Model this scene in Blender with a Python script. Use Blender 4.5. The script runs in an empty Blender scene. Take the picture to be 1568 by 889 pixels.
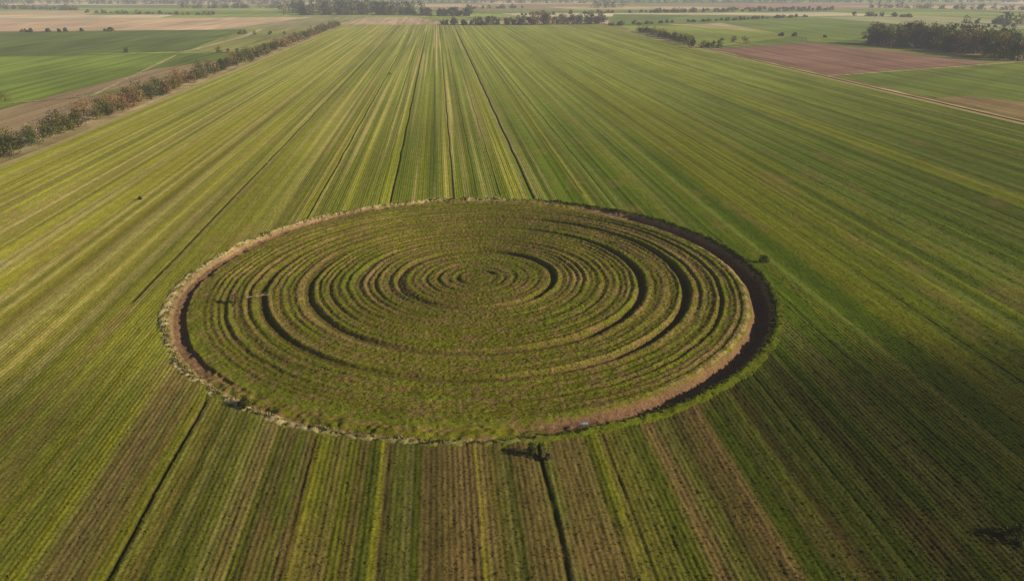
import bpy, math, numpy as np
from mathutils import Vector
rng = np.random.default_rng(7)
sc = bpy.context.scene

# ------------------------------------------------------------------ camera
H = 50.0; PITCH = math.radians(22.89); YAW = math.radians(5.55); F = 1100.0
cam_d = bpy.data.cameras.new("camera"); cam = bpy.data.objects.new("camera", cam_d)
sc.collection.objects.link(cam); sc.camera = cam
cam.location = (0, 0, H); cam.rotation_euler = (math.pi/2-PITCH, 0, -YAW)
cam_d.sensor_width = 36; cam_d.lens = F/1568*36; cam_d.clip_end = 40000; cam_d.clip_start = .5

def G(px, py):
    """image pixel projected through the camera: plan position (x,y) on level ground"""
    dx, dy = px-784, py-444.5  # px, py are image pixels, taken relative to the image centre
    h = np.array([math.sin(YAW), math.cos(YAW), 0]); r = np.array([math.cos(YAW), -math.sin(YAW), 0]); z = np.array([0, 0, 1.])
    d = (h*math.cos(PITCH)-z*math.sin(PITCH))*F + r*dx - (h*math.sin(PITCH)+z*math.cos(PITCH))*dy
    t = H/-d[2]
    return (d[0]*t, d[1]*t)

# ------------------------------------------------------------------ light
EL = math.radians(24.5); AZ = math.radians(-20)
S = Vector((math.cos(EL)*math.cos(AZ), math.cos(EL)*math.sin(AZ), math.sin(EL)))
sl = bpy.data.lights.new("sun", 'SUN'); so = bpy.data.objects.new("sun", sl); sc.collection.objects.link(so)
sl.energy = 5.0; sl.angle = math.radians(.5); sl.color = (1, .885, .62)
so.rotation_euler = S.to_track_quat('Z', 'Y').to_euler(); so.location = (200, -50, 200)
w = bpy.data.worlds.new("World"); sc.world = w; w.use_nodes = True
nt = w.node_tree; bg = nt.nodes['Background']; sky = nt.nodes.new('ShaderNodeTexSky')
sky.sky_type = 'NISHITA'; sky.sun_disc = False; sky.sun_elevation = EL; sky.sun_rotation = math.pi/2-AZ
nt.links.new(sky.outputs[0], bg.inputs[0]); bg.inputs[1].default_value = .05
sc.view_settings.view_transform = 'Standard'; sc.view_settings.look = 'None'; sc.view_settings.exposure = 0

# ------------------------------------------------------------------ noise
TAB = rng.random((256, 256))
def vn(x, y, s=0):
    x = np.asarray(x, float)+s*17.31; y = np.asarray(y, float)+s*9.77
    x, y = np.broadcast_arrays(x, y)
    xi = np.floor(x).astype(int); yi = np.floor(y).astype(int)
    fx = x-xi; fy = y-yi; fx = fx*fx*(3-2*fx); fy = fy*fy*(3-2*fy)
    a = TAB[xi & 255, yi & 255]; b = TAB[(xi+1) & 255, yi & 255]; c = TAB[xi & 255, (yi+1) & 255]; d = TAB[(xi+1) & 255, (yi+1) & 255]
    return (a*(1-fx)+b*fx)*(1-fy)+(c*(1-fx)+d*fx)*fy
def fbm(x, y, s=0, o=3):
    v = 0; a = .5; t = 0
    for i in range(o):
        v = v+a*vn(x*2**i, y*2**i, s+i*3); t += a; a *= .5
    return v/t
def sst(a, b, x):
    t = np.clip((x-a)/(b-a), 0, 1); return t*t*(3-2*t)
def mixc(c1, c2, t):
    return c1*(1-t[..., None])+np.array(c2)*t[..., None]

# ------------------------------------------------------------------ mesh helper
def make_mesh(name, co, faces, col=None, mat=None, smooth=False):
    me = bpy.data.meshes.new(name)
    co = np.asarray(co, np.float32); faces = np.asarray(faces, np.int32)
    n, k = faces.shape
    me.vertices.add(len(co)); me.vertices.foreach_set('co', co.ravel())
    me.loops.add(n*k); me.loops.foreach_set('vertex_index', faces.ravel())
    me.polygons.add(n); me.polygons.foreach_set('loop_start', np.arange(0, n*k, k, dtype=np.int32))
    me.polygons.foreach_set('loop_total', np.full(n, k, np.int32))
    me.update(calc_edges=True)
    if smooth: me.polygons.foreach_set('use_smooth', np.ones(n, bool))
    if col is not None:
        a = me.attributes.new('tint', 'FLOAT_COLOR', 'POINT')
        c4 = np.ones((len(co), 4), np.float32); c4[:, :3] = col
        a.data.foreach_set('color', c4.ravel())
    ob = bpy.data.objects.new(name, me); sc.collection.objects.link(ob)
    if mat: me.materials.append(mat)
    return ob

# ------------------------------------------------------------------ materials
def ground_mat(name, s1=2.2, lo=.55, hi=1.5, bump=.12, streak=False):
    m = bpy.data.materials.new(name); m.use_nodes = True; t = m.node_tree; N = t.nodes; L = t.links
    b = N['Principled BSDF']; b.inputs['Roughness'].default_value = .95; b.inputs['Specular IOR Level'].default_value = .03
    at = N.new('ShaderNodeAttribute'); at.attribute_name = 'tint'
    g = N.new('ShaderNodeNewGeometry')
    n1 = N.new('ShaderNodeTexNoise'); n1.inputs['Scale'].default_value = s1; n1.inputs['Detail'].default_value = 4; n1.inputs['Roughness'].default_value = .7
    n2 = N.new('ShaderNodeTexNoise'); n2.inputs['Scale'].default_value = .35; n2.inputs['Detail'].default_value = 5
    L.new(g.outputs['Position'], n1.inputs['Vector'])
    if streak:
        mp = N.new('ShaderNodeMapping'); mp.inputs['Rotation'].default_value = (0, 0, .12); mp.inputs['Scale'].default_value = (.55, .02, 1)
        L.new(g.outputs['Position'], mp.inputs['Vector']); L.new(mp.outputs[0], n2.inputs['Vector'])
    else:
        L.new(g.outputs['Position'], n2.inputs['Vector'])
    r1 = N.new('ShaderNodeMapRange'); r1.inputs[1].default_value = .3; r1.inputs[2].default_value = .7; r1.inputs[3].default_value = lo; r1.inputs[4].default_value = hi
    L.new(n1.outputs['Fac'], r1.inputs[0])
    r2 = N.new('ShaderNodeMapRange'); r2.inputs[1].default_value = .3; r2.inputs[2].default_value = .7; r2.inputs[3].default_value = .68 if streak else .87; r2.inputs[4].default_value = 1.32 if streak else 1.13
    L.new(n2.outputs['Fac'], r2.inputs[0])
    mu = N.new('ShaderNodeMath'); mu.operation = 'MULTIPLY'; L.new(r1.outputs[0], mu.inputs[0]); L.new(r2.outputs[0], mu.inputs[1])
    vm = N.new('ShaderNodeVectorMath'); vm.operation = 'SCALE'; L.new(at.outputs['Color'], vm.inputs[0]); L.new(mu.outputs[0], vm.inputs['Scale'])
    L.new(vm.outputs[0], b.inputs['Base Color'])
    bp = N.new('ShaderNodeBump'); bp.inputs['Strength'].default_value = 1; bp.inputs['Distance'].default_value = bump
    L.new(n1.outputs['Fac'], bp.inputs['Height']); L.new(bp.outputs[0], b.inputs['Normal'])
    return m
def leaf_mat(name):
    m = bpy.data.materials.new(name); m.use_nodes = True; t = m.node_tree; N = t.nodes; L = t.links
    b = N['Principled BSDF']; b.inputs['Roughness'].default_value = .85; b.inputs['Specular IOR Level'].default_value = .06
    at = N.new('ShaderNodeAttribute'); at.attribute_name = 'tint'; L.new(at.outputs['Color'], b.inputs['Base Color'])
    tr = N.new('ShaderNodeBsdfTranslucent'); L.new(at.outputs['Color'], tr.inputs[0])
    mx = N.new('ShaderNodeMixShader'); mx.inputs[0].default_value = .25
    L.new(b.outputs[0], mx.inputs[1]); L.new(tr.outputs[0], mx.inputs[2]); L.new(mx.outputs[0], N['Material Output'].inputs[0])
    return m
M_GROUND = ground_mat("crop_and_soil", 2.8, .6, 1.5, .075); M_RING = ground_mat("ring_turf_and_soil", 3.4, .48, 1.58, .11)
M_PATCH = ground_mat("farmland", .6, .8, 1.2, .05, True); M_LEAF = leaf_mat("foliage")

# ------------------------------------------------------------------ terrain functions
R = 53.3
CX, CY = G(729, 422)
XL, XR, YF = -133., 229., 1095.
# x, depth, width, nearest y, strength
TRAM = [(2.4, .2, .25, 178, .8), (-13.6, .28, .28, 176, .9), (-32.3, .34, .26, 40, .9), (22.9, .3, .34, 176, .9), (-54.3, .26, .3, 118, .85), (10.0, .30, .24, 40, .9), (-3, .08, .2, 180, .6), (8.5, .08, .2, 180, .6), (-20, .08, .2, 180, .5), (14.5, .08, .2, 180, .5), (36, .08, .25, 180, .5), (58, .08, .25, 60, .4), (78, .08, .25, 60, .45), (-87, .08, .3, 100, .5), (-16.5, .08, .2, 40, .45), (18, .08, .2, 40, .4), (42, .1, .25, 40, .4)]
ROW = .6
def warp(x, y): return .35*vn(x/14, y/60, 5)
def tram_k(X, y0, y):
    k = sst(y0-1, y0+3, y)
    if X == 10.0: k = k*(1-sst(76, 80, y))
    return k
def field_h(x, y):
    m = sst(XL, XL+2, x)*sst(-XR, -XR+2, -x)*(y < YF)
    xw = x+warp(x, y)
    h = (.015+.03*vn(x/4, y/20, 2))*np.cos(2*np.pi*xw/ROW)
    h = h+.11*(vn(x/.42, y/.8, 3)-.5)*(1-sst(130, 320, y))
    h = h+.13*(vn(x/2.3, 0*y+3.3+y/300, 8)-.5)+.10*(vn(x/.9, y/200, 18)-.5)
    for X, d, wd, y0, s in TRAM:
        h = h-d*tram_k(X, y0, y)*np.exp(-((x+.3*(vn(y/12, 0*y, 4)-.5)-X)/wd)**2)
    return h*m
def lin(x, X, wd): return np.exp(-((x-X)/wd)**2)
def field_c(x, y):
    green = np.array([.108, .162, .006]); pale = np.array([.56, .46, .17]); brown = np.array([.28, .175, .07]); lime = np.array([.34, .33, .012])
    xw = x+warp(x, y)
    c = np.broadcast_to(green, x.shape+(3,)).copy()
    st = vn(x/1.2, y/220, 11); st2 = vn(x/3.2, y/400, 12); st3 = vn(x/.8, y/90, 13)
    left = 1-sst(-85, 30, x)
    near = 1-sst(78, 105, y)
    c = mixc(c, (.37, .335, .045), .85*left*(1-.4*near))  # yellower crop on the left, its paler tone also painting in sunlit plant sides
    far = sst(130, 520, y)
    c = mixc(c, (.35, .39, .075), .78*far)
    mid = np.exp(-((x+5)/34)**2)*sst(150, 210, y)
    c = mixc(c, pale, np.clip(sst(.48, .78, st)*(.14+.5*left*(1-near)+.6*mid), 0, .82))
    c = mixc(c, green*.9, np.clip(sst(.5, .75, vn(x/1.4, y/250, 19))*(.45*mid+.3*left), 0, .6))
    c = mixc(c, lime, .4*sst(.5, .8, st2)*(1-.5*far))
    nearc = near*np.exp(-((x-0)/55)**2)
    c = mixc(c, brown*.75, np.clip(.2*nearc+sst(.35, .8, vn(x/1.5, y/260, 16))*(.1+.55*nearc+.12*left), 0, .75))
    c = mixc(c, pale*.6, .45*sst(.66, .85, st3)*(.25+.5*left+.35*nearc))
    for X, wd, k, cc in [(24.2, 1.0, .85*near, brown*1.45), (30.6, .9, .75*near, brown*1.4), (2.5, .3, .8*near, lime*1.1), (-8.2, .3, .8*near, lime*1.15), (-24, .6, .5*near, pale*.65), (-16, .4, .5*near, lime),
                     (-41, .8, .6*near, lime), (-46, 1.2, .4+0*y, lime*1.1), (-37, .9, .6*near, brown), (-74, .8, .5+0*y, pale), (-87, .9, .6+0*y, pale), (-96, .7, .5+0*y, pale), (62, .5, .5+0*y, lime), (80, .6, .4+0*y, lime)]:
        c = mixc(c, cc, lin(x+.5*(vn(y/9, 0*y, 6)-.5), X, wd)*k*(.6+.5*vn(x/1.2, y/2.5, 9)))
    c = c*(1+.5*(vn(x/.75, y/260, 21)-.5)+.4*(vn(x/2.0, y/350, 22)-.5))[..., None]
    for X, d, wd, y0, s in TRAM:
        c = mixc(c, (.03, .03, .008), lin(x+.3*(vn(y/12, 0*y, 4)-.5), X, wd*1.15)*s*tram_k(X, y0, y))
    row = .5-.5*np.cos(2*np.pi*xw/ROW)
    c = c*(1-.2*row)[..., None]
    b = fbm(x/26, y/60, 20, 4); ka = .4-.24*far
    c = c*(1+ka*(b-.5)*1.3)[..., None]
    c = mixc(c, brown, .35*sst(.62, .8, fbm(x/5, y/14, 25, 3))*(1-.8*far))
    c = c*(1-.48*near*sst(8, 50, x)-.24*near-.16*sst(40, 80, x)*(1-far)*(1-near))[..., None]  # right side darkened in the colour for shaded plant sides; foreground darker too
    out = 1-sst(XL-1, XL+3, x)*sst(-XR-1, -XR+3, -x)
    c = mixc(c, (.42, .33, .16), out*.9)
    return c

TR = [(.067, .40, .5), (.10, .24, .35), (.135, .40, .45), (.175, .26, .35), (.215, .2, .35), (.268, .68, .65), (.31, .28, .4), (.355, .3, .45), (.41, .45, .5), (.455, .25, .4), (.505, .28, .4),
      (.575, .80, .7), (.63, .26, .45), (.675, .22, .4), (.72, .85, .7), (.765, .24, .4), (.80, .32, .45), (.835, .34, .45), (.868, .3, .45), (.895, .2, .35)]
def ring_parts(r, th):
    ct, s_ = np.cos(th), np.sin(th)
    x, y = r*ct, r*s_
    rr = r+(.5*(vn(ct*3, s_*3, 30)-.5)+.3*(vn(x/3, y/3, 31)-.5))*sst(.02, .2, r/R)
    q = rr/R
    low = 1-.8*np.exp(-((th+1.6)/.75)**2)
    amp = .10*(.2+1.4*vn(x/10, y/10, 32))*low*sst(.14, .3, q)*(1-sst(.88, .92, q))
    h = amp*np.cos(2*np.pi*rr/1.3+3.5*vn(rr/3., 0*rr, 33))
    h = h+.20*(vn(rr/.85, ct*1.2+s_*.8, 34)-.5)*low*(1-sst(.86, .9, q))*sst(.12, .25, q)
    h = h+.16*(vn(x/.42, y/.42, 35)-.5)
    groove = 0*h
    for i, (qc, d, wd) in enumerate(TR):
        big = d > .6
        k = np.clip((.75 if big else .15)+(.5 if big else 1.1)*(vn(ct*1.8+i*3.7, s_*1.8, 40+i)-.22), 0, 1.2)*(1 if big else low)
        if big: k = k*(.6+.4*sst(-.6, .3, ct))*(.55+.45*sst(.1, .6, np.abs(ct)))
        g = np.exp(-((rr-qc*R)/wd)**4)*k
        h = h-d*g+.2*d*np.exp(-((np.abs(rr-qc*R)-wd*1.7)/(.6*wd))**2)*k
        groove = np.maximum(groove, g*min(1, d*1.6))
    right = np.interp(q, [0, .90, .915, .93, .942, .958, .975, .994, 1.003, 1.013, 1.025, 1.045, 1.08], [0, .05, .10, -.25, -1.3, -1.9, -1.7, -.1, .32, .24, .02, -.4, -1.2])
    leftp = np.interp(q, [0, .935, .946, .952, .967, .985, .996, 1.004, 1.013, 1.025, 1.045, 1.08], [0, 0, .0, -.6, -.75, -.55, -.05, .12, .10, .0, -.4, -1.2])
    thin = np.interp(q, [0, .90, .965, .976, .986, .992, .999, 1.006, 1.02, 1.045, 1.08], [0, 0, 0, -.12, -.42, -.4, 0, .12, .03, -.4, -1.2])
    kr = sst(.15, .85, np.cos(th+.25)); kl = sst(.35, .9, -np.cos(th+.15))
    base = -.22*(1-sst(.93, 1.0, q))+right*kr+leftp*kl+thin*(1-kr-kl)
    edge = .3*(vn(x/.7, y/.7, 36)-.5)+.4*(vn(x/2.2, y/2.2, 37)-.5)
    h = h+base+edge*(sst(.93, .95, q)*(1-sst(1.015, 1.03, q)))
    return h, q, groove, base
def ring_h(r, th): return ring_parts(r, th)[0]
def ring_c(r, th):
    h, q, gr, base = ring_parts(r, th)
    ct, s_ = np.cos(th), np.sin(th); x, y = r*ct, r*s_
    c = np.broadcast_to(np.array([.145, .138, .012]), r.shape+(3,)).copy()
    soil = np.array([.28, .175, .08])
    n = vn(r/.75, ct*1.5+s_, 51)
    c = mixc(c, soil, .6*sst(.45, .85, n)*(.3+.9*vn(x/9, y/9, 52))*(.5+.5*np.abs(ct)))
    c = mixc(c, (.14, .18, .01), .5*sst(.5, .85, vn(r/.9, ct+s_*1.5+5, 53)))
    c = mixc(c, soil*.8, .6*sst(.48, .72, fbm(x/1.1, y/1.1, 54, 3)))
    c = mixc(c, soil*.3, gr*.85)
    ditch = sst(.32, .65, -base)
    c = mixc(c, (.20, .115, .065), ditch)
    c = mixc(c, (.28, .18, .10), sst(.980, .989, q)*(1-sst(.99, 1.0, q)))
    c = mixc(c, (.42, .30, .14), .6*sst(.90, .912, q)*(1-sst(.922, .93, q))*sst(.3, .8, ct)*sst(.3, .6, vn(x/1.5, y/1.5, 58)))
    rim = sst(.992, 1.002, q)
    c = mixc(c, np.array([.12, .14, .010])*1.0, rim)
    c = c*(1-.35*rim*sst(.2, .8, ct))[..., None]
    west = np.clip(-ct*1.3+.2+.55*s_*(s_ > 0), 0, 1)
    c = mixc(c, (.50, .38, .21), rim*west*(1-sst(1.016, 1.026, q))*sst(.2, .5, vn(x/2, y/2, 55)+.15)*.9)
    c = c*(.78+.44*fbm(x/12, y/12, 56, 3))[..., None]
    return c

# ------------------------------------------------------------------ ground sheet
def grow(a, d, f, end):
    o = [a]
    while True:
        o.append(o[-1]+d); d *= f
        if (end > 0 and o[-1] >= end) or (end < 0 and o[-1] <= end): break
    return o
xs = np.arange(-150, 236, .15)
xs = np.concatenate([np.array(grow(xs[0], -1.5, 1.35, -12000))[1:][::-1], xs, np.array(grow(xs[-1], 1.5, 1.35, 12000))[1:]])
ysn = np.arange(36, 250, .6)
ys = np.concatenate([np.arange(-400, 36, 40.)[:], ysn, np.array(grow(ysn[-1], .7, 1.025, 1095.))[1:-1], [1095.0, 1096.], [1130, 1300, 1700, 2500, 4000, 7000, 12000, 18000]])
X, Y = np.meshgrid(xs, ys)
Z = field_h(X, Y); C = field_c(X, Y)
outm = ((X < XL-6) | (X > XR+6) | (Y > YF))
Z = np.where(outm, 0, Z)
C = np.where(outm[..., None], np.array([.2, .21, .09]), C)
rr_ = np.hypot(X-CX, Y-CY)
Z = np.where(rr_ < R*1.002, -4, Z)
ny, nx = X.shape
idx = np.arange(nx*ny).reshape(ny, nx)
fc = np.stack([idx[:-1, :-1], idx[:-1, 1:], idx[1:, 1:], idx[1:, :-1]], -1).reshape(-1, 4)
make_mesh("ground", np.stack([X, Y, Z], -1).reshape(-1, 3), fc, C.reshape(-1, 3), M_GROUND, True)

# ------------------------------------------------------------------ ring earthwork
rs = np.arange(.3, R*1.06, .14); nth = 1500
ths = np.linspace(-np.pi, np.pi, nth, endpoint=False)
T, RR = np.meshgrid(ths, rs)
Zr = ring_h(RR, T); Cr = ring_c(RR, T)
co = np.stack([CX+RR*np.cos(T), CY+RR*np.sin(T), Zr], -1).reshape(-1, 3)
nr = len(rs); idx = np.arange(nr*nth).reshape(nr, nth); nxt = np.roll(idx, -1, 1)
fc = np.stack([idx[:-1], idx[1:], nxt[1:], nxt[:-1]], -1).reshape(-1, 4)
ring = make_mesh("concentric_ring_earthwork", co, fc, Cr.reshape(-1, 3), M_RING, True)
capn = 48; a = np.linspace(0, 2*np.pi, capn, endpoint=False)
cap = np.vstack([np.stack([CX+.4*np.cos(a), CY+.4*np.sin(a), np.full(capn, Zr[0].mean()-.03)], -1), [[CX, CY, Zr[0].mean()+.05]]])
cf = np.array([[i, (i+1) % capn, capn] for i in range(capn)])
cp = make_mesh("centre_cap", cap, cf, np.full((capn+1, 3), .1)*[1, 1.1, .3], M_RING, True); cp.parent = ring

# ------------------------------------------------------------------ plants (tufts)
def tufts(name, P, h, wd, col, nb=4):
    n = len(P)
    a = rng.random((n, nb))*2*np.pi
    hh = h[:, None]*(.6+.6*rng.random((n, nb))); ww = wd[:, None]*(.7+.6*rng.random((n, nb)))
    lean = rng.random((n, nb))*.9*hh
    la = rng.random((n, nb))*2*np.pi
    bx = P[:, None, 0]+.25*wd[:, None]*rng.normal(size=(n, nb)); by = P[:, None, 1]+.25*wd[:, None]*rng.normal(size=(n, nb)); bz = P[:, None, 2]-.04+0*bx
    v0 = np.stack([bx-np.cos(a)*ww/2, by-np.sin(a)*ww/2, bz], -1)
    v1 = np.stack([bx+np.cos(a)*ww/2, by+np.sin(a)*ww/2, bz], -1)
    v2 = np.stack([bx+np.cos(la)*lean, by+np.sin(la)*lean, bz+hh], -1)
    co = np.stack([v0, v1, v2], 2).reshape(-1, 3)
    fc = np.arange(len(co)).reshape(-1, 3)
    c = np.repeat((col[:, None, :]*(.75+.5*rng.random((n, nb, 1)))).reshape(-1, 3), 3, 0)
    return make_mesh(name, co, fc, c, M_LEAF)
ks = np.arange(int(-80/ROW), int(120/ROW))
pts = []
for k in ks:
    n = 340
    y = 46+rng.random(n)**1.3*190; x = k*ROW+0*y
    x = x-warp(x, y)+rng.normal(size=n)*.15
    pts.append(np.stack([x, y], -1))
P = np.vstack(pts)
d = np.hypot(P[:, 0]-CX, P[:, 1]-CY)
P = P[d > R*1.03]
P = P[rng.random(len(P)) < (.4+.6*vn(P[:, 0]/2.2, P[:, 1]/9, 61))*(1-sst(110, 225, P[:, 1]))]
for X_, d_, w_, y0, s in TRAM:
    if s > .75:
        P = P[(np.abs(P[:, 0]-X_) > w_*1.2) | (tram_k(X_, y0, P[:, 1]) < .5)]
z = field_h(P[:, 0], P[:, 1]); c = field_c(P[:, 0], P[:, 1])
c = c*1.0+np.array([.12, .155, .008])*.17
tufts("crop_plants", np.column_stack([P, z]), .08+.09*rng.random(len(P)), .14+.08*rng.random(len(P)), c)
n = 62000
r = R*.92*np.sqrt(rng.random(n)); r = np.round(r/.65)*.65+rng.normal(size=n)*.17; th = rng.random(n)*2*np.pi-np.pi
z = ring_h(r, th); c = ring_c(r, th)*.95+np.array([.10, .12, .01])*.2
tufts("ring_turf_plants", np.stack([CX+r*np.cos(th), CY+r*np.sin(th), z], -1), .08+.10*rng.random(n), .12+.08*rng.random(n), c)
n = 9000
th = rng.random(n)*2*np.pi-np.pi; keep = rng.random(n) < (.08+1.2*vn(th*14, 0*th, 71)**3)
th = th[keep]; n = len(th); r = R*(1.001+.005*rng.normal(size=n)); r = np.clip(r, R*.985, R*1.02)
z = ring_h(r, th)
c = mixc(np.broadcast_to(np.array([.11, .135, .015]), (n, 3)), (.44, .35, .17), np.clip(rng.random(n)*(.35-.8*np.cos(th)), 0, 1))
tufts("rim_weeds", np.stack([CX+r*np.cos(th), CY+r*np.sin(th), z], -1), .12+.35*rng.random(n)**2, .2+.18*rng.random(n), c, 6)

# ------------------------------------------------------------------ trees
def cone(p0, p1, r0, r1, k=5):
    p0, p1 = np.array(p0, float), np.array(p1, float); d = p1-p0; d /= np.linalg.norm(d)+1e-9
    u = np.cross(d, [1, .3, .1]); u /= np.linalg.norm(u); v = np.cross(d, u)
    a = np.arange(k)*2*np.pi/k
    o = np.cos(a)[:, None]*u+np.sin(a)[:, None]*v
    co = np.vstack([p0+o*r0, p1+o*r1])
    f = [[i, (i+1) % k, k+(i+1) % k, k+i] for i in range(k)]
    return co, np.array(f)
PAL = {'dark': (.062, .074, .022), 'olive': (.17, .155, .04), 'green': (.10, .125, .03), 'brown': (.22, .155, .08), 'rust': (.29, .17, .07), 'grey': (.26, .21, .13)}
def tree_group(name, trees, leaves=220, leaf=.5, low=.28):
    CO = []; FA = []; CL = []; off = 0
    for (x, y, h, wd, ck) in trees:
        base = np.array(PAL[ck])
        nc = rng.integers(8, 14)
        cs = []
        for i in range(nc):
            a = rng.random()*2*np.pi; u = rng.random()**.6; zz = rng.random()
            env = math.sin(math.pi*(.18+.75*zz)) if low > .2 else math.sin(math.pi*(.35+.58*zz))
            cs.append((x+math.cos(a)*u*wd*.42*env, y+math.sin(a)*u*wd*.42*env, h*(low+(.9-low)*zz), wd*(.16+.14*rng.random())))
        parts = [cone((x, y, -.3), (x+rng.normal()*.1, y, h*.45), h*.03, h*.018), cone((x, y, h*.42), (x+rng.normal()*.3, y+rng.normal()*.3, h*.85), h*.018, h*.004)]
        for (a_, b_, c_, r_) in cs[:6]:
            parts.append(cone((x, y, min(c_*.6, h*.4)), (a_, b_, c_), h*.012, h*.003, 3))
        for co, f in parts:
            CO.append(co); FA.append(f+off); off += len(co); CL.append(np.tile([.09, .07, .05], (len(co), 1)))
        per = max(6, leaves//nc)
        for (a_, b_, c_, r_) in cs:
            d = rng.normal(size=(per, 3)); d /= np.linalg.norm(d, axis=1)[:, None]
            p = np.array([a_, b_, c_])+d*r_*(.45+.7*rng.random((per, 1)))*[1, 1, .85]
            p[:, 2] = np.maximum(p[:, 2], .15)
            u = rng.normal(size=(per, 3)); u /= np.linalg.norm(u, axis=1)[:, None]
            v = np.cross(u, rng.normal(size=(per, 3))); v /= np.linalg.norm(v, axis=1)[:, None]
            s = leaf*(.6+.8*rng.random((per, 1)))
            q = np.stack([p-u*s*.5, p+v*s*.35, p+u*s*.5, p-v*s*.4], 1).reshape(-1, 3)
            CO.append(q); FA.append(np.arange(per*4).reshape(-1, 4)+off); off += per*4
            tone = .65+.75*rng.random()
            CL.append(np.repeat(base*tone*(.7+.6*rng.random((per, 1))), 4, 0))
    return make_mesh(name, np.vstack(CO), np.vstack(FA), np.vstack(CL), M_LEAF)
def along(pts, step, hr, wr, cols, jit=1.5, gap=0.):
    out = []
    for (a, b) in zip(pts[:-1], pts[1:]):
        a = np.array(a); b = np.array(b); L = np.linalg.norm(b-a); t = 0
        while t < L:
            if rng.random() > gap:
                p = a+(b-a)*t/L+rng.normal(size=2)*jit
                h = hr[0]+(hr[1]-hr[0])*rng.random()**1.3
                out.append((p[0], p[1], h, h*(wr[0]+(wr[1]-wr[0])*rng.random()), cols[rng.integers(len(cols))]))
            t += step*(.6+.8*rng.random())
    return out
warm = ['olive', 'brown', 'rust', 'olive', 'grey', 'brown', 'rust', 'dark', 'dark', 'green']
tree_group("hedgerow", along([(-141, 225), (-141, 480)], 3.4, (4.5, 10), (.9, 1.4), warm, 1.7, .05), 480, .5, .08)
tree_group("hedgerow", along([(-141, 480), (-139, 1095)], 3.8, (4.5, 10), (.9, 1.6), warm+['dark', 'dark'], 2.1, .05), 190, .8, .06)
gp = lambda *l: [G(*p) for p in l]
dk = ['dark', 'dark', 'green', 'olive']; dw = ['dark', 'dark', 'brown', 'olive', 'green']
tree_group("hedgerow", along(gp((980, 49), (1062, 70)), 5, (5, 10), (.9, 1.5), dw, 2, .1)+along(gp((1062, 73), (1105, 74)), 5, (5, 8), (.9, 1.5), dw, 2, .1)+along(gp((1105, 66), (1150, 66)), 9, (4, 9), (.9, 1.4), ['brown', 'olive'], 3, .2), 260, .9, .08)
tree_group("woodland", along(gp((1330, 67), (1440, 76), (1566, 93)), 3.6, (13, 20), (.75, 1.05), dk+['brown', 'olive'], 3.5)+along(gp((1350, 64), (1568, 84)), 5, (15, 22), (.7, .95), dk, 4), 560, 1.2, .06)
tree_group("tree_line", along(gp((676, 38), (745, 39)), 5, (5, 10), (.9, 1.5), dw, 3)+along(gp((740, 38), (815, 38.5)), 4.5, (9, 13), (.9, 1.3), dk, 4)+along(gp((815, 38), (932, 37)), 4.5, (11, 19), (.9, 1.2), dw, 5), 260, 1.7, .04)
tree_group("distant_woodland", along(gp((455, 23), (640, 23)), 5, (18, 28), (.8, 1.1), dk, 12)+along(gp((455, 20), (600, 19)), 6, (22, 30), (.8, 1.1), dk, 14)+along(gp((640, 24), (722, 25)), 5, (9, 16), (1, 1.4), dk, 8), 200, 2.8, .04)
far = []
for a, b, h0, h1, g in [((280, 13), (450, 13), 8, 18, .05), ((0, 14), (120, 16), 6, 12, .3), ((130, 20), (330, 24), 3, 7, .4), ((715, 14), (800, 13), 6, 12, .2), ((905, 12), (955, 12), 14, 24, 0), ((1000, 20), (1290, 16), 4, 10, .3),
                        ((1290, 24), (1400, 27), 4, 8, .3), ((1480, 36), (1568, 38), 5, 10, .3), ((1528, 37), (1568, 39), 14, 20, 0), ((1330, 12), (1568, 16), 6, 14, .2), ((800, 24), (1240, 13), 3, 7, .4),
                        ((0, 6), (640, 7), 10, 20, .05), ((640, 5), (1568, 4), 10, 22, .05), ((0, 2), (1568, 1.5), 12, 26, .05), ((930, 40), (1240, 26), 2, 5, .4), ((1210, 56), (1420, 62), 1.5, 3.5, .6), ((0, 50), (180, 48), 2, 4, .5), ((1400, 46), (1568, 40), 2, 5, .5)]:
    far += along(gp(a, b), 9 if h1 > 12 else 7, (h0, h1), (1.1, 2.), dk+['olive'], 6, g)
tree_group("distant_trees", far, 80, 3.0, .04)
tree_group("hedgerow", along(gp((335, 81), (395, 80)), 6, (3, 6), (.9, 1.5), dw, 2, .2)+along(gp((365, 53), (440, 53)), 9, (3, 5), (.9, 1.5), dw, 3, .4)+along(gp((195, 81), (210, 81)), 9, (3, 5), (.9, 1.5), dw, 1), 160, .9, .08)
for (px, py, h, ck) in [(8, 155, 4.5, 'olive'), (1558, 826, 1.8, 'dark'), (215, 306, .9, 'dark'), (815, 696, 1.5, 'dark'), (360, 462, 1.4, 'brown'), (1168, 402, 1.6, 'dark'), (376, 622, 1.3, 'dark'), (837, 702, 1.0, 'brown'), (598, 115, 1.6, 'brown')]:
    x, y = G(px, py); tree_group("bush", [(x, y, h, h*1.3, ck)], 420, .22 if h < 3 else .35, .1)

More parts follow.
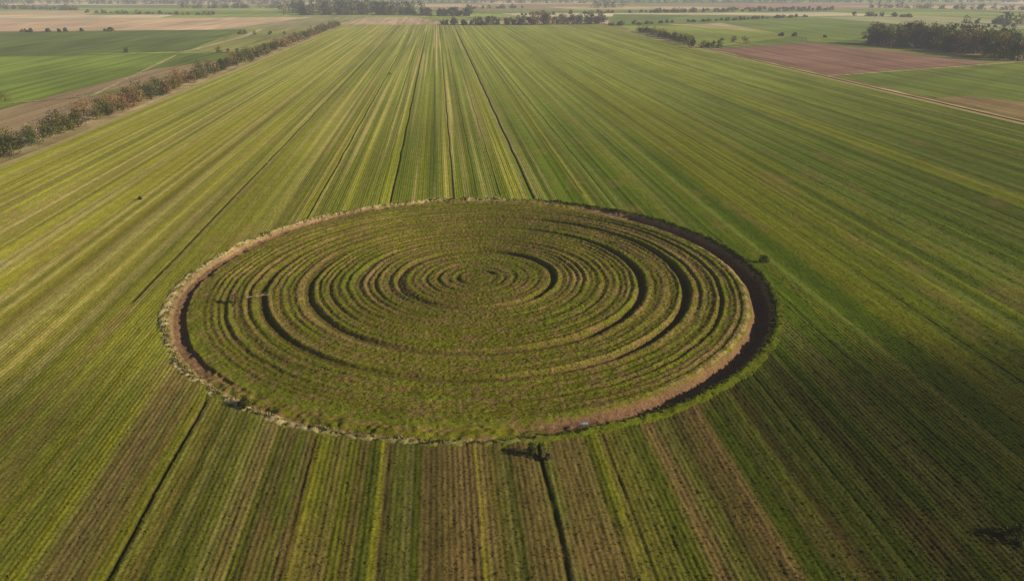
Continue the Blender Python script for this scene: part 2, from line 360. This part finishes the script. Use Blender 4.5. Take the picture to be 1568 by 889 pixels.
# ------------------------------------------------------------------ surrounding farmland
def patches(name, polys, z, dz=0.):
    CO = []; FA = []; CL = []; o = 0
    for k, (p, c) in enumerate(polys):
        p = np.array(p, float); m = 24
        u, v = np.meshgrid(np.linspace(0, 1, m), np.linspace(0, 1, m))
        q = (p[0]*((1-u)*(1-v))[..., None]+p[1]*(u*(1-v))[..., None]+p[2]*(u*v)[..., None]+p[3]*((1-u)*v)[..., None])
        idx = np.arange(m*m).reshape(m, m); f = np.stack([idx[:-1, :-1], idx[:-1, 1:], idx[1:, 1:], idx[1:, :-1]], -1).reshape(-1, 4)
        n1 = fbm(q[..., 0]/60, q[..., 1]/90, 80+k, 3)
        col = np.array(c)*(.7+.6*n1)[..., None]*(.88+.24*vn(u*16, 0*v, k))[..., None]
        CO.append(np.concatenate([q, np.full(q.shape[:2]+(1,), z+dz*k)], -1).reshape(-1, 3)); FA.append(f+o); CL.append(col.reshape(-1, 3)); o += m*m
    return make_mesh(name, np.vstack(CO), np.vstack(FA), np.vstack(CL), M_PATCH)
GR = (.17, .24, .03); G2 = (.14, .18, .04); G3 = (.27, .32, .07); TAN = (.52, .37, .22); PK = (.34, .20, .13); ST = (.62, .52, .33); OL = (.24, .22, .07)
polys = []
pal = [G3, TAN, ST, G2, OL, ST, G3, PK, GR, TAN, GR]
gy = [1104, 1220, 1370, 1560, 1800, 2080, 2420, 2850, 3400, 4200, 5600, 9000]
for j in range(len(gy)-1):
    cuts = np.cumsum(250+500*rng.random(26)); cuts = cuts-cuts.mean()
    for i in range(len(cuts)-1):
        a, b = cuts[i], cuts[i+1]; sk = -.15*(gy[j+1]-gy[j])
        y0, y1 = gy[j], gy[j+1]-2
        polys.append(([(a, y0), (b-4, y0), (b-4+sk, y1), (a+sk, y1)], pal[rng.integers(len(pal))]))
for side in (-1, 1):
    yy = [150, 330, 470, 640, 840, 1100]
    for j in range(5):
        x = 150 if side < 0 else 245
        for i in range(5):
            wdt = 180+330*rng.random()
            a, b = (x, x+wdt-3) if side > 0 else (-(x+wdt-3), -x)
            polys.append(([(a, yy[j]), (b, yy[j]), (b, yy[j+1]-3), (a, yy[j+1]-3)], [G3, G2, GR, OL, TAN, GR][rng.integers(6)])); x += wdt
patches("farmland", polys, .05)
ex = [
 (gp((-260, 92), (272, 83), (235, 106), (-260, 235)), (.20, .265, .045)),
 (gp((-260, 237), (238, 106), (385, 86), (-100, 282)), (.38, .27, .16)),
 (gp((120, 147), (205, 142), (240, 132), (160, 138)), (.22, .23, .08)),
 (gp((-200, 90), (285, 79), (372, 45), (-200, 53)), (.14, .18, .045)),
 (gp((290, 79), (395, 82), (512, 43), (378, 45)), (.27, .265, .08)),
 (gp((-200, 50), (330, 46), (480, 27), (-200, 29)), (.60, .42, .28)),
 (gp((330, 46), (500, 43), (560, 26), (478, 27)), (.32, .29, .14)),
 (gp((520, 37), (680, 37), (640, 27), (560, 27)), (.52, .38, .25)),
 (gp((1092, 76), (1268, 116), (1512, 97), (1245, 66)), (.29, .165, .125)),
 (gp((1270, 117), (1700, 205), (1700, 88), (1515, 98)), (.16, .20, .035)),
 (gp((1420, 152), (1700, 212), (1700, 170), (1480, 148)), (.27, .19, .09)),
 (gp((925, 40), (1085, 74), (1225, 55), (1080, 40)), (.27, .31, .06)),
 (gp((1020, 38), (1225, 54), (1215, 48), (1090, 33)), (.45, .37, .18)),
 (gp((930, 38), (1080, 37), (1240, 25), (940, 22)), (.17, .22, .05)),
 (gp((1235, 64), (1330, 70), (1568, 68), (1240, 38)), (.20, .25, .05)),
 (gp((1090, 33), (1240, 60), (1500, 50), (1250, 27)), (.17, .22, .045)),
 (gp((1250, 27), (1500, 48), (1700, 40), (1400, 24)), (.38, .37, .18)),
]
patches("farmland_fields", ex, .10, .01)
def strip(name, pts, wd, c, z):
    pts = np.array(pts, float)
    t = np.linspace(0, len(pts)-1, 160); P = np.stack([np.interp(t, range(len(pts)), pts[:, i]) for i in (0, 1)], -1)
    T_ = np.gradient(P, axis=0); T_ /= np.linalg.norm(T_, axis=1)[:, None]; Nn = np.stack([-T_[:, 1], T_[:, 0]], -1)
    wv = wd*(.6+.8*vn(np.arange(160)/3., 0*t, 90))[:, None]
    co = np.stack([P-Nn*wv/2, P+Nn*wv/2], 1).reshape(-1, 2); co = np.column_stack([co, np.full(len(co), z)])
    i = np.arange(159)*2; f = np.stack([i, i+1, i+3, i+2], -1)
    cl = np.array(c)*(.7+.6*rng.random((len(co), 1)))
    return make_mesh(name, co, f, cl, M_PATCH)
strip("dirt_track", [(XR+4.5, 150), (XR+4.5, 1095)], 3.0, (.48, .34, .18), .32)
strip("grass_verge", [(XR+8.5, 150), (XR+8.5, 1095)], 4, (.2, .17, .06), .30)
strip("dirt_track", gp((275, 80), (300, 76), (375, 56), (400, 45)), 4, (.5, .42, .26), .33)
strip("grass_verge", [(-138, 120), (-138, 1095)], 9, (.40, .31, .16), .30)
strip("dirt_track", gp((1268, 117), (1400, 108), (1568, 95)), 3, (.42, .34, .2), .33)
strip("dirt_track", gp((1092, 76), (1150, 70), (1245, 65)), 3, (.35, .34, .12), .33)
strip("dirt_track", gp((-100, 170), (140, 148), (270, 85)), 2.2, (.40, .33, .19), .33)

# ------------------------------------------------------------------ small debris
def box_cloth(name, loc, size, col):
    m = 9; u, v = np.meshgrid(np.linspace(-1, 1, m), np.linspace(-1, 1, m))
    z = .12+.25*vn(u*2.1+loc[0], v*2.3, 95)*(1-.5*(u*u+v*v)/2)
    co = np.stack([loc[0]+u*size*(1+.2*vn(v*2, u*0, 96)), loc[1]+v*size*.5*(1+.3*vn(u*2, v, 97)), loc[2]+z], -1).reshape(-1, 3)
    idx = np.arange(m*m).reshape(m, m); f = np.stack([idx[:-1, :-1], idx[:-1, 1:], idx[1:, 1:], idx[1:, :-1]], -1).reshape(-1, 4)
    make_mesh(name, co, f, np.tile(col, (m*m, 1)), M_PATCH, True)
x, y = G(895, 649); box_cloth("plastic_sheet", (x, y, -.1), .4, (.22, .33, .45))
x, y = G(411, 250); box_cloth("plastic_sheet", (x, y, .1), .35, (.7, .7, .7))
x, y = G(4, 408); box_cloth("plastic_sheet", (x, y, .1), .4, (.3, .42, .55))
x, y = G(396, 456); CO = []; FA = []; o = 0
for p0, p1, r0, r1 in [((-2, 0, .2), (2, .5, .4), .10, .06), ((.3, .2, .35), (1.2, .9, .7), .05, .02), ((-.8, .1, .3), (-.3, -.6, .6), .05, .02)]:
    a, b = cone((x+p0[0], y+p0[1], p0[2]), (x+p1[0], y+p1[1], p1[2]), r0, r1, 6); CO.append(a); FA.append(b+o); o += len(a)
make_mesh("fallen_branch", np.vstack(CO), np.vstack(FA), np.tile([.36, .28, .16], (o, 1)), M_PATCH)

# ------------------------------------------------------------------ self-glowing haze
bpy.ops.mesh.primitive_cube_add(size=1, location=(0, 5000, 25)); hz = bpy.context.object; hz.name = "emissive_haze"; hz.scale = (16000, 14000, 90)
m = bpy.data.materials.new("emissive_haze"); m.use_nodes = True; t = m.node_tree; t.nodes.remove(t.nodes['Principled BSDF'])
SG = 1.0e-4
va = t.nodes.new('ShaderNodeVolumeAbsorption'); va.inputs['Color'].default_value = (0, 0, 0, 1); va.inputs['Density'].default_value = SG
ve = t.nodes.new('ShaderNodeEmission'); ve.inputs['Color'].default_value = (.90, .88, .86, 1); ve.inputs['Strength'].default_value = SG  # volume emits its own light in place of scattered sunlight
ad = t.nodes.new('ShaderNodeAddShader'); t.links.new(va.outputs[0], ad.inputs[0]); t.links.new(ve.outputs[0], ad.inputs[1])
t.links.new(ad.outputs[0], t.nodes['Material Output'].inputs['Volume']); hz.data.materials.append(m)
